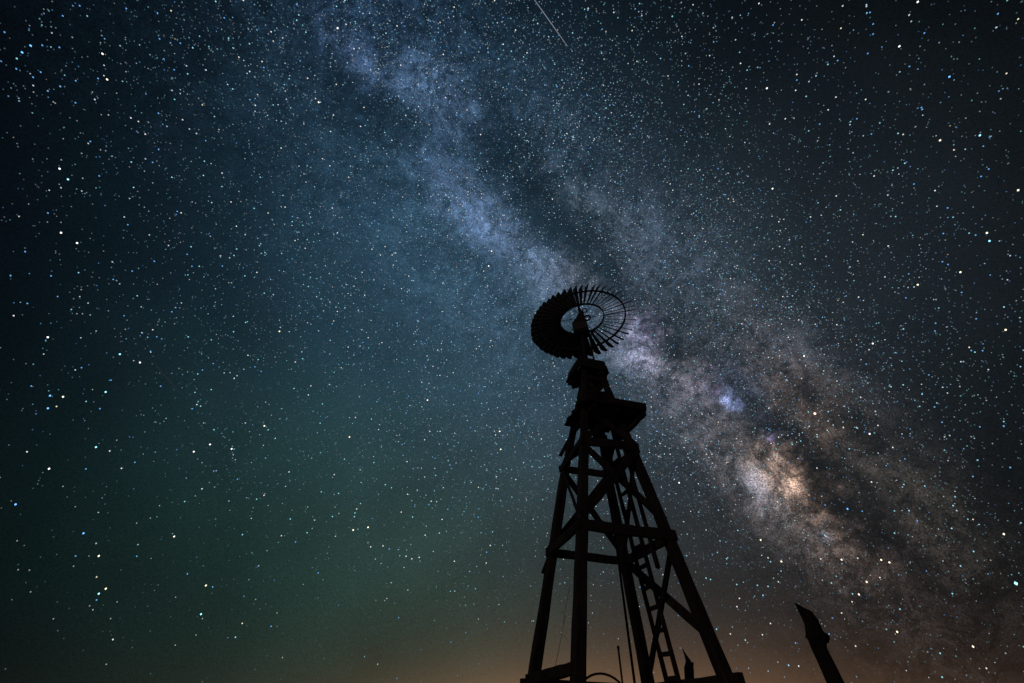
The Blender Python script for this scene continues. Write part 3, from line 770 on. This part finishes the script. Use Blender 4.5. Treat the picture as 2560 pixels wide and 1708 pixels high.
# ------------------------------------------------------------------ stars
STAR_R = 3000.0
PAL = {'w': (1.0, 1.0, 1.0), 'b': (0.14, 0.46, 1.0), 'c': (0.34, 0.86, 1.0), 'y': (1.0, 0.90, 0.66), 'o': (1.0, 0.72, 0.48)}
TILES = [  # corner of a patch of the photograph, its scale, then x y size colour
 (0, 0, 0.3064, "37 263 2b 250 373 3b 345 370 2b 180 428 3b 484 387 2b 133 562 2b 332 589 2b 270 631 2b 247 602 1w 238 235 1b 650 48 2b 512 130 2b 836 439 3y 874 649 3y 800 641 2b 618 660 2b 640 543 1b 1396 88 2y 1302 318 2b 1337 482 2b 1421 570 2b 1531 603 2c 1680 572 2w 1573 391 2c 1471 353 2b 1447 325 1c 1428 318 1y 1651 856 2o 1068 963 2w 1185 1095 2w 737 1155 2b 486 1377 3w 555 1464 3c 810 1436 2b 1245 1326 2b 1402 1447 2c 1090 1530 2c 1668 1316 2c 1660 1432 2c 1812 1413 2w 2124 1447 2c 2294 1209 2y 2083 860 2w 2037 584 2w 2138 503 2w 1949 467 2w 2212 260 2w 1857 690 2c 1898 727 2c 2314 720 1w 1760 12 2c 1986 3 2y 1830 146 2b 1865 312 2c 1285 107 2b 1030 70 2b 616 839 2b 435 832 1w 450 842 1w 590 305 1w 274 752 1w 754 752 1w 820 1223 1w 500 1305 1w 785 1282 1b 1140 507 1b 1105 905 1b 1246 1493 1w"),
 (0, 480, 0.3064, "498 333 3w 629 417 3w 390 1186 3w 372 1208 1b 391 172 2b 86 682 2b 417 685 2b 223 910 2b 113 905 1b 112 1010 2w 332 1074 1b 665 1434 2b 978 1324 3c 1142 1392 3w 905 1536 2b 1043 268 2b 1078 646 2b 924 714 2b 951 723 1w 1259 566 2b 1478 171 2w 1446 159 2b 1559 447 2c 1527 509 2b 1566 607 2b 1626 607 2c 1727 87 2c 1885 82 2w 1931 466 2c 1909 518 2c 1873 538 2c 2096 657 2w 1998 685 2c 2188 172 2y 1929 280 2w 1904 1015 2c 2004 1065 2c 1906 1141 2c 1536 1183 2c 1279 1182 2b 1228 1300 2b 1766 1163 1w 2280 1138 3y 2023 1333 2w 1911 1521 2w 2080 1427 2b 2131 1464 2b 1740 1401 2b 1652 1454 2b 1460 1440 1y 1786 1431 1b 1433 943 2b 1402 978 2b 2156 826 2c 2117 438 2c 2074 134 2c 2162 496 2c 673 994 1w 627 994 1w 1049 1113 1b 1023 1121 1w 790 764 1b 663 797 1w 725 1410 1b 2238 268 1w 1385 215 1w 1283 754 1w 1545 715 1w"),
 (0, 960, 0.3064, "408 96 3b 514 105 3y 391 199 3b 461 184 2y 255 18 2b 862 66 3c 815 202 2b 755 46 1w 783 516 3c 220 554 2w 400 692 3w 895 547 2w 701 694 2b 991 689 2w 1100 640 2b 1723 46 2c 1606 169 2w 1637 181 2c 1569 202 2b 1746 374 2c 1714 494 3w 1581 553 3w 1890 530 3w 2157 343 3y 2188 375 2c 2246 444 2c 2215 255 1w 1649 643 1w 1744 710 1w 2167 605 2b 1937 777 2b 1648 856 2w 2154 909 2w 2094 940 2c 127 983 3b 681 1219 3b 806 1404 3y 617 1404 2b 1116 1406 2b 1421 1245 3y 1978 1230 2c 1529 1550 2b 2099 1494 1b 1280 1084 1c 1115 1136 1w 1227 1095 1w 2297 1240 1w 2271 1293 1c 2179 1361 1w 1606 1413 1b 2055 1376 1c 1091 856 1b 514 836 1w 691 300 1b 953 459 1w 1085 435 1b 140 1280 1w 240 1520 1w 148 1516 1w 600 1487 1w 2014 929 1w 2188 992 1w 2083 756 1b"),
 (0, 1228, 0.3064, "788 701 2y 863 796 3y 806 837 3c 788 888 2b 1680 770 3y 1735 782 2b 2237 727 1b 1640 1004 3c 1652 1040 1w 1976 1079 2y 2212 1103 2b 1921 1192 2c 921 1211 2w 1430 1257 1w 868 1413 1w 2305 1358 1w 1433 866 1w 2086 884 1w 955 905 1w 436 1042 1w 250 822 1w 903 1040 1w"),
 (680, 480, 0.3064, "107 124 2w 492 131 2w 188 397 2y 534 333 2w 923 446 2w 815 467 2w 884 515 2w 980 515 2w 1010 498 2w 990 597 2w 735 656 2w 1116 687 2w 1057 789 2w 757 843 2w 595 946 2c 533 975 2w 438 924 1w 1768 604 3w 1792 483 3o 1728 646 2w 1632 677 1w 2032 597 2w 1758 767 2w 1389 977 2w 1914 1055 2w 622 1266 2w 190 1388 2w 785 1190 2w 897 1230 2w 1691 1260 2w 1786 1215 2w 1668 1281 2w 1314 1423 2w 1370 1497 2w 1479 1475 2w 1265 1338 2w 1222 1552 2w 2246 790 2w 1442 147 2y 1709 50 2o 1709 15 2o 1597 22 2o 1417 24 2o 1315 26 1w 243 1305 2c 250 1361 2c 475 1211 2c 1021 1070 2c 808 1048 2c 1463 1225 2c 221 929 2b 165 243 2c 306 175 2c 297 772 2c 1397 738 2c 954 1553 2b 1828 870 2c 1980 1025 1c 2059 1362 2b 2305 1421 2w 2333 1438 1w 741 1229 2b 613 1139 2b 373 1016 2b"),
 (680, 960, 0.3064, "180 37 2c 317 16 2w 297 90 2w 26 444 2c 632 433 3y 681 274 2w 591 614 2c 831 642 2c 1102 634 2w 508 740 2w 493 762 1w 139 718 2w 1269 132 3y 1223 187 2c 1113 101 2b 1094 236 2b 1288 387 2w 1372 387 2w 1245 456 2w 1858 387 3y 1824 417 2w 1866 534 3y 2198 449 2w 924 822 2c 1106 900 2w 1684 844 2y 1830 758 2w 1989 780 2w 1299 957 2w 1280 984 2b 1434 1023 2b 1388 1106 2w 1365 1217 2c 1055 1046 2w 1147 1086 2c 691 1020 2w 677 1053 2c 672 1083 2c 493 1082 2c 149 1102 2c 662 1192 3y 784 1170 3y 286 1214 2c 77 1239 2w 192 1289 2b 543 893 2c 402 880 2c 805 1330 2w 906 1322 2w 957 1346 2b 1094 1406 2w 1141 1427 2w 1201 1416 2w 1099 1355 1w 1133 1310 1w 1250 1234 2w 1781 1318 2w 1748 1461 2y 1488 1447 2w 1751 1373 2b 1613 1530 2b 377 1543 2b 2148 1406 1w 2227 1411 1c 2239 1241 1w 2072 933 1w 1683 1087 2b 1931 1035 1y 2098 34 2w 2085 17 1w 1335 746 2c 1386 830 1c 811 287 2c 411 163 2c 1868 142 1b 1931 197 1c 2015 265 1c 2295 293 1c 2101 364 1c 1660 550 1c 1618 653 1w 1473 926 1w 1379 941 1w"),
 (1840, 0, 0.3064, "187 29 2w 537 163 2w 302 205 2b 313 186 1w 856 231 2y 1119 197 2b 1119 279 2b 1093 102 2b 1483 16 3w 2137 113 2b 2302 156 2y 1537 270 2b 1333 379 3w 829 495 2b 1075 437 2b 1415 543 2b 1741 627 3b 2207 600 2y 252 721 3w 496 654 2b 496 608 2w 815 793 2w 1058 812 2w 487 738 2w 752 897 2w 986 970 2b 274 1013 2w 402 970 2w 1105 1094 2b 1322 1089 2c 1665 1146 3y 1778 1224 2y 1990 1105 3c 1800 1041 1b 1513 878 2b 683 1013 2b 1377 1333 2c 1280 1390 2c 1210 1320 1b 2062 1380 2b 1452 1502 2b 298 1540 3w 2302 1553 3y 2000 1440 2b 1127 1437 2w 500 524 1b 37 518 2w 1792 1277 1w 1747 1027 1y 767 1132 1b 720 394 1b 105 546 1c"),
 (1840, 420, 0.3064, "818 229 2w 608 400 2w 852 343 2c 350 439 2w 354 542 1w 1036 545 2y 1242 637 2w 1831 851 3y 1483 953 3y 2047 530 3y 2068 596 3c 1692 535 2b 1955 548 2b 524 783 2w 1730 788 2b 382 1050 2w 1000 1054 2w 1297 1013 1w 1386 1060 2b 2186 1135 2c 2200 1321 3y 46 1272 2w 823 1279 2w 1116 1433 3y 1903 1464 2y 1920 1490 2b 1628 1267 2b 1623 1331 2b 1366 1314 2c 512 1240 2w 555 1534 3w 427 1382 2w 978 1374 1w 2133 1273 1b 1624 185 2w 2012 1491 2b 356 1534 2c 407 869 1w 375 908 1c 1728 706 1o 1133 299 1c 797 378 1c"),
 (1500, 700, 0.3406, "1577 981 4o 1040 322 2w 930 1341 2y 581 1489 3w 722 1496 2w 363 1266 2w 284 1246 2w 515 1279 2w 782 1279 2w 822 1279 2w 617 1231 2w 441 1201 2w 1311 1155 2w 1411 1207 2c 1240 1095 2b 1225 1085 1c 1252 1106 1c 1238 942 2w 869 1044 2y 577 53 2w 263 281 2w 277 331 1w 13 377 2w 90 400 2w 152 384 2w 947 253 2b 906 267 1c 1154 358 1w 1147 388 1w 1140 408 1c 665 391 2w 545 551 2w 491 407 2w 1203 658 1w 1151 757 1w 1497 560 2w 1382 421 2w 1786 1082 2w 1882 1083 2c 1979 1130 3w 2149 1230 2w 2040 1068 2w 1830 1240 2c 2238 1314 2b 1592 1381 2w 1664 1376 1c 1914 862 2w 2225 770 2c 1993 1484 2w 2027 1357 1y 1529 969 2c 1676 967 2c 1613 968 1c 1474 1032 1y 750 986 2w 374 887 1w 376 932 2w 457 1432 1w 512 1418 1c 379 1445 1c 268 1110 1c 270 1144 2w 262 1180 1c 1104 1410 1y 1255 1200 2w 1275 1192 1w"),
 (1760, 1174, 0.3406, "2201 474 3y 2290 836 4c 1418 1192 3y 1975 1300 3y 1301 664 3y 1361 682 3y 1194 825 3y 1137 917 3y 1090 913 2c 1010 662 3y 568 675 3y 416 517 3y 857 656 2w 1128 651 2w 889 261 2b 1053 289 3b 1161 306 2b 1229 91 2w 1467 110 2c 1620 121 2c 1828 265 2c 1818 432 2c 1566 377 2b 1505 302 2c 1583 285 1c 1975 366 2o 1979 602 2c 1883 708 2c 1398 467 2c 1530 493 1w 1608 560 1c 1087 971 2y 1010 1053 2y 1291 793 2w 1823 911 2c 1438 1025 2c 1272 1156 1b 1113 1296 2w 695 1443 2w 621 1437 2c 672 1273 2b 918 1207 2b 488 1130 2w 194 1207 2y 429 1213 2y 303 1252 2c 320 1270 1w 92 1172 2c 433 923 2c 432 936 1b 260 946 2w 242 1007 2w 241 844 2c 392 850 2c 470 858 2c 546 824 2y 15 797 2c 48 807 2c 166 655 2c 470 648 2w 489 677 2c 935 833 2c 248 447 2c 287 439 1c 598 206 2y 358 205 2y 539 237 2w 921 553 1w 895 490 2w 885 482 2c 908 498 1w 870 472 1w 902 464 1w 908 622 1c 797 622 1c 1733 1349 2c 2073 1459 2y 1748 1524 2c 1650 1527 1w 1850 1370 1c 2085 767 1c 1976 803 1c 1514 682 1y 1275 692 1c 790 335 1w 320 275 1w 262 222 1w"),
 (700, 0, 0.3406, "423 207 3w 543 359 2w 485 179 2y 413 620 2y 284 751 3y 261 724 2y 193 811 1y 616 789 2y 392 845 2y 591 928 2w 371 966 2w 312 1166 2y 366 1218 2w 203 575 2w 8 1087 2y 923 847 2w 1373 807 2o 886 479 2w 1198 400 2w 1216 717 2w 1729 221 2w 1639 325 2w 1641 368 1w 1278 53 2y 1575 5 2y 1472 989 2w 503 1302 2y 384 1528 2w 821 1030 2w 2000 1463 2w 1942 915 1w 1953 624 1w 2262 62 2y 778 244 2c 190 237 2c 123 149 2c 859 191 2w 730 99 1w 612 580 1w"),
 (1100, 300, 0.3406, "931 100 2w 299 107 2w 1690 470 2w 1709 516 2w 2155 598 2o 825 581 2w 876 484 2w 1869 849 2w 1777 833 2w 1930 797 2w 1948 892 2w 1334 1088 2w 1248 991 2w 1753 1227 2w 1619 1221 2w 1140 1037 2w 2133 1164 2w 2070 1163 1w 2085 548 2b 2095 558 1b 1478 760 1b 1470 752 1c 489 1477 2w 571 1191 2w"),
]
dirs, size, cols = [], [], []
SZ = {1: 2.3, 2: 2.7, 3: 3.6, 4: 5.4}         # apparent diameters, photo pixels
BR = {1: 0.40, 2: 1.05, 3: 1.9, 4: 2.4}
for ox, oy, s, txt in TILES:
    w_ = txt.split()
    for i in range(0, len(w_), 3):
        x, y = ox + float(w_[i]) * s, oy + float(w_[i + 1]) * s
        k, c = int(w_[i + 2][0]), w_[i + 2][1]
        d = ray(x, y)
        dirs.append(tuple(d)); size.append(SZ[k] * 0.5 / F_PX * (0.8 + 0.2 * d.dot(fwd)))
        cc = np.array(PAL[c]); cols.append(cc * BR[k])
n_named = len(dirs)
# the unnamed many: denser along the band, thinner in dust, low down and away from it
e1, e2, e3 = (np.array(tuple(e)) for e in (E1, E2, E3))
W_FAINT = np.array([0.66, 0.84, 1.0])
def rand_dirs(n):
    v = rng.normal(size=(n, 3)); v /= np.linalg.norm(v, axis=1)[:, None]
    return v[v[:, 2] > 0.0]
def coords(v):
    return np.arctan2(v @ e2, v @ e1), np.arcsin(np.clip(v @ e3, -1, 1)), np.arcsin(v[:, 2])
def in_dust(lon, lat):
    t_ = np.zeros(len(lon))
    for px, py, sa, sb, k in DUST:
        d = ray(px, py); l0, b0 = gal(d); q_ = d.dot(fwd) / F_PX
        t_ += k * np.exp(-((lon - l0) / (sa * q_)) ** 2 / 2 - ((lat - b0) / (sb * q_)) ** 2 / 2)
    return t_
def star_colours(n, p_white, p_cyan, p_blue):
    p = rng.random(n)[:, None]
    return np.where(p < p_white, W_FAINT, np.where(p < p_white + p_cyan, np.array(PAL['c']), np.where(p < p_white + p_cyan + p_blue, np.array(PAL['b']) + 0.08, np.array([1.0, 0.95, 0.86]))))
LEFT = math.copysign(1.0, gal(ray(500, 900))[1])
# 1: the field, denser near the band and on its left
v = rand_dirs(860000)
lon, lat, alt = coords(v)
la = lat * LEFT
dens = 0.05 + 0.55 * np.exp(-np.where(la > 0, la / 0.44, la / 0.25) ** 2 / 2) + 0.35 * np.exp(-(lat / 0.16) ** 2 / 2)
dens *= 0.12 + 0.88 * np.clip((alt - 0.04) / 0.46, 0, 1)
dens *= np.clip(1.0 - 0.75 * (np.abs(lon) - 0.25) / 0.6, 0.35, 1.0)
dens *= np.exp(-0.55 * in_dust(lon, lat))
clump = np.array([mnoise.noise(Vector((a * 9, b_ * 9, c_ * 9))) + 0.6 * mnoise.noise(Vector((a * 31, b_ * 31, c_ * 31))) for a, b_, c_ in v])
keep = rng.random(len(v)) < dens * np.clip(0.95 + 0.55 * clump, 0.08, 2) * 0.80
v, alt = v[keep], alt[keep]
n1 = len(v)
br1 = np.clip(0.125 * (1 + rng.pareto(1.75, n1)), 0, 0.9) * (0.5 + 0.5 * np.clip(alt / 0.4, 0, 1))
c1_ = star_colours(n1, 0.44, 0.30, 0.20) * br1[:, None]
s1_ = (1.75 + 0.7 * np.clip(br1 / 0.8, 0, 1)) / F_PX * 0.5 * rng.uniform(0.85, 1.15, n1)
# 2: the star clouds of the band, tiny and packed
v2 = rand_dirs(420000)
lon, lat, alt = coords(v2)
near = np.abs(lat) < 0.34
v2, lon, lat, alt = v2[near], lon[near], lat[near], alt[near]
lum = np.zeros(len(v2))
for px, py, sa, sb, c in CLOUDS:
    d = ray(px, py); l0, b0 = gal(d); q_ = d.dot(fwd) / F_PX
    lum += (sum(c) / 3) * np.exp(-((lon - l0) / (sa * q_)) ** 2 / 2 - ((lat - b0) / (sb * q_)) ** 2 / 2)
lum = np.minimum(lum, 0.16) + 0.010 * np.exp(-(lat / 0.12) ** 2 / 2)
keep = rng.random(len(v2)) < lum * 6.0 * np.exp(-1.2 * in_dust(lon, lat))
v2 = v2[keep]; n2 = len(v2)
br2 = np.clip(0.170 * (1 + rng.pareto(2.2, n2)), 0, 0.9)
c2_ = star_colours(n2, 0.62, 0.14, 0.14) * br2[:, None]
s2_ = 1.65 / F_PX * 0.5 * rng.uniform(0.85, 1.2, n2)
v = np.vstack([v, v2]); cols_r = np.vstack([c1_, c2_]); size_r = np.concatenate([s1_, s2_])
print('stars', n_named, n1, n2)
D_ = np.vstack([np.array(dirs), v]); SZ_ = np.concatenate([np.array(size), size_r]); CO = np.vstack([np.array(cols), cols_r])
NSt = len(D_)
octa = np.array([(1, 0, 0), (-1, 0, 0), (0, 1, 0), (0, -1, 0), (0, 0, 1), (0, 0, -1)], float)
of = np.array([(0, 2, 4), (2, 1, 4), (1, 3, 4), (3, 0, 4), (2, 0, 5), (1, 2, 5), (3, 1, 5), (0, 3, 5)])
cen = D_ * STAR_R + np.array(tuple(CAM))
allv = (cen[:, None, :] + octa[None] * (SZ_ * STAR_R * 1.12)[:, None, None]).reshape(-1, 3)
allf = (of[None] + (np.arange(NSt) * 6)[:, None, None]).reshape(-1, 3)
me = bpy.data.meshes.new('stars')
me.vertices.add(len(allv)); me.vertices.foreach_set('co', allv.ravel())
me.loops.add(allf.size); me.loops.foreach_set('vertex_index', allf.ravel().astype(np.int32))
me.polygons.add(len(allf)); me.polygons.foreach_set('loop_start', (np.arange(len(allf)) * 3).astype(np.int32))
me.polygons.foreach_set('loop_total', np.full(len(allf), 3, np.int32))
me.update()
at = me.attributes.new('starlight', 'FLOAT_COLOR', 'POINT')
rgba = np.ones((len(allv), 4), np.float32); rgba[:, :3] = np.repeat(CO, 6, axis=0)
at.data.foreach_set('color', rgba.ravel())
sm = bpy.data.materials.new('starlight'); sm.use_nodes = True
nt = sm.node_tree; nt.nodes.clear()
an = nt.nodes.new('ShaderNodeAttribute'); an.attribute_name = 'starlight'
em = nt.nodes.new('ShaderNodeEmission'); em.inputs['Strength'].default_value = 1.0
mo = nt.nodes.new('ShaderNodeOutputMaterial')
nt.links.new(an.outputs['Color'], em.inputs['Color']); nt.links.new(em.outputs[0], mo.inputs['Surface'])
sm.cycles.emission_sampling = 'NONE'
me.materials.append(sm)
stars = bpy.data.objects.new('stars', me); col.objects.link(stars)
tag(stars, 'countless white and blue stars scattered across the night sky', 'stars', kind='stuff')

# two meteors
def meteor(a, b_, w, bright, label):
    p, q_ = CAM + ray(*a) * 2900, CAM + ray(*b_) * 2900
    N = 12
    pts = [p.lerp(q_, i / N) for i in range(N + 1)]
    rr = [w * 0.5 / F_PX * 2900 * (0.45 + 0.55 * math.sin(math.pi * min(1, 0.12 + 0.8 * i / N))) for i in range(N + 1)]
    vs, fs = tube_data(pts, rr, 6)
    mm = bpy.data.materials.new('meteor_glow'); mm.use_nodes = True
    t_ = mm.node_tree; t_.nodes.clear()
    e_ = t_.nodes.new('ShaderNodeEmission'); e_.inputs['Color'].default_value = (0.70, 0.78, 1.0, 1); e_.inputs['Strength'].default_value = bright
    o_ = t_.nodes.new('ShaderNodeOutputMaterial'); t_.links.new(e_.outputs[0], o_.inputs['Surface'])
    mm.cycles.emission_sampling = 'NONE'
    o = new_obj('meteor', vs, fs, mm)
    tag(o, label, 'meteor')
meteor((1325, -16), (1418, 115), 1.5, 0.30, 'bright thin white meteor streak at the top edge of the sky')
meteor((388, 912), (444, 976), 2.0, 0.03, 'very faint meteor streak in the dark sky at the left')
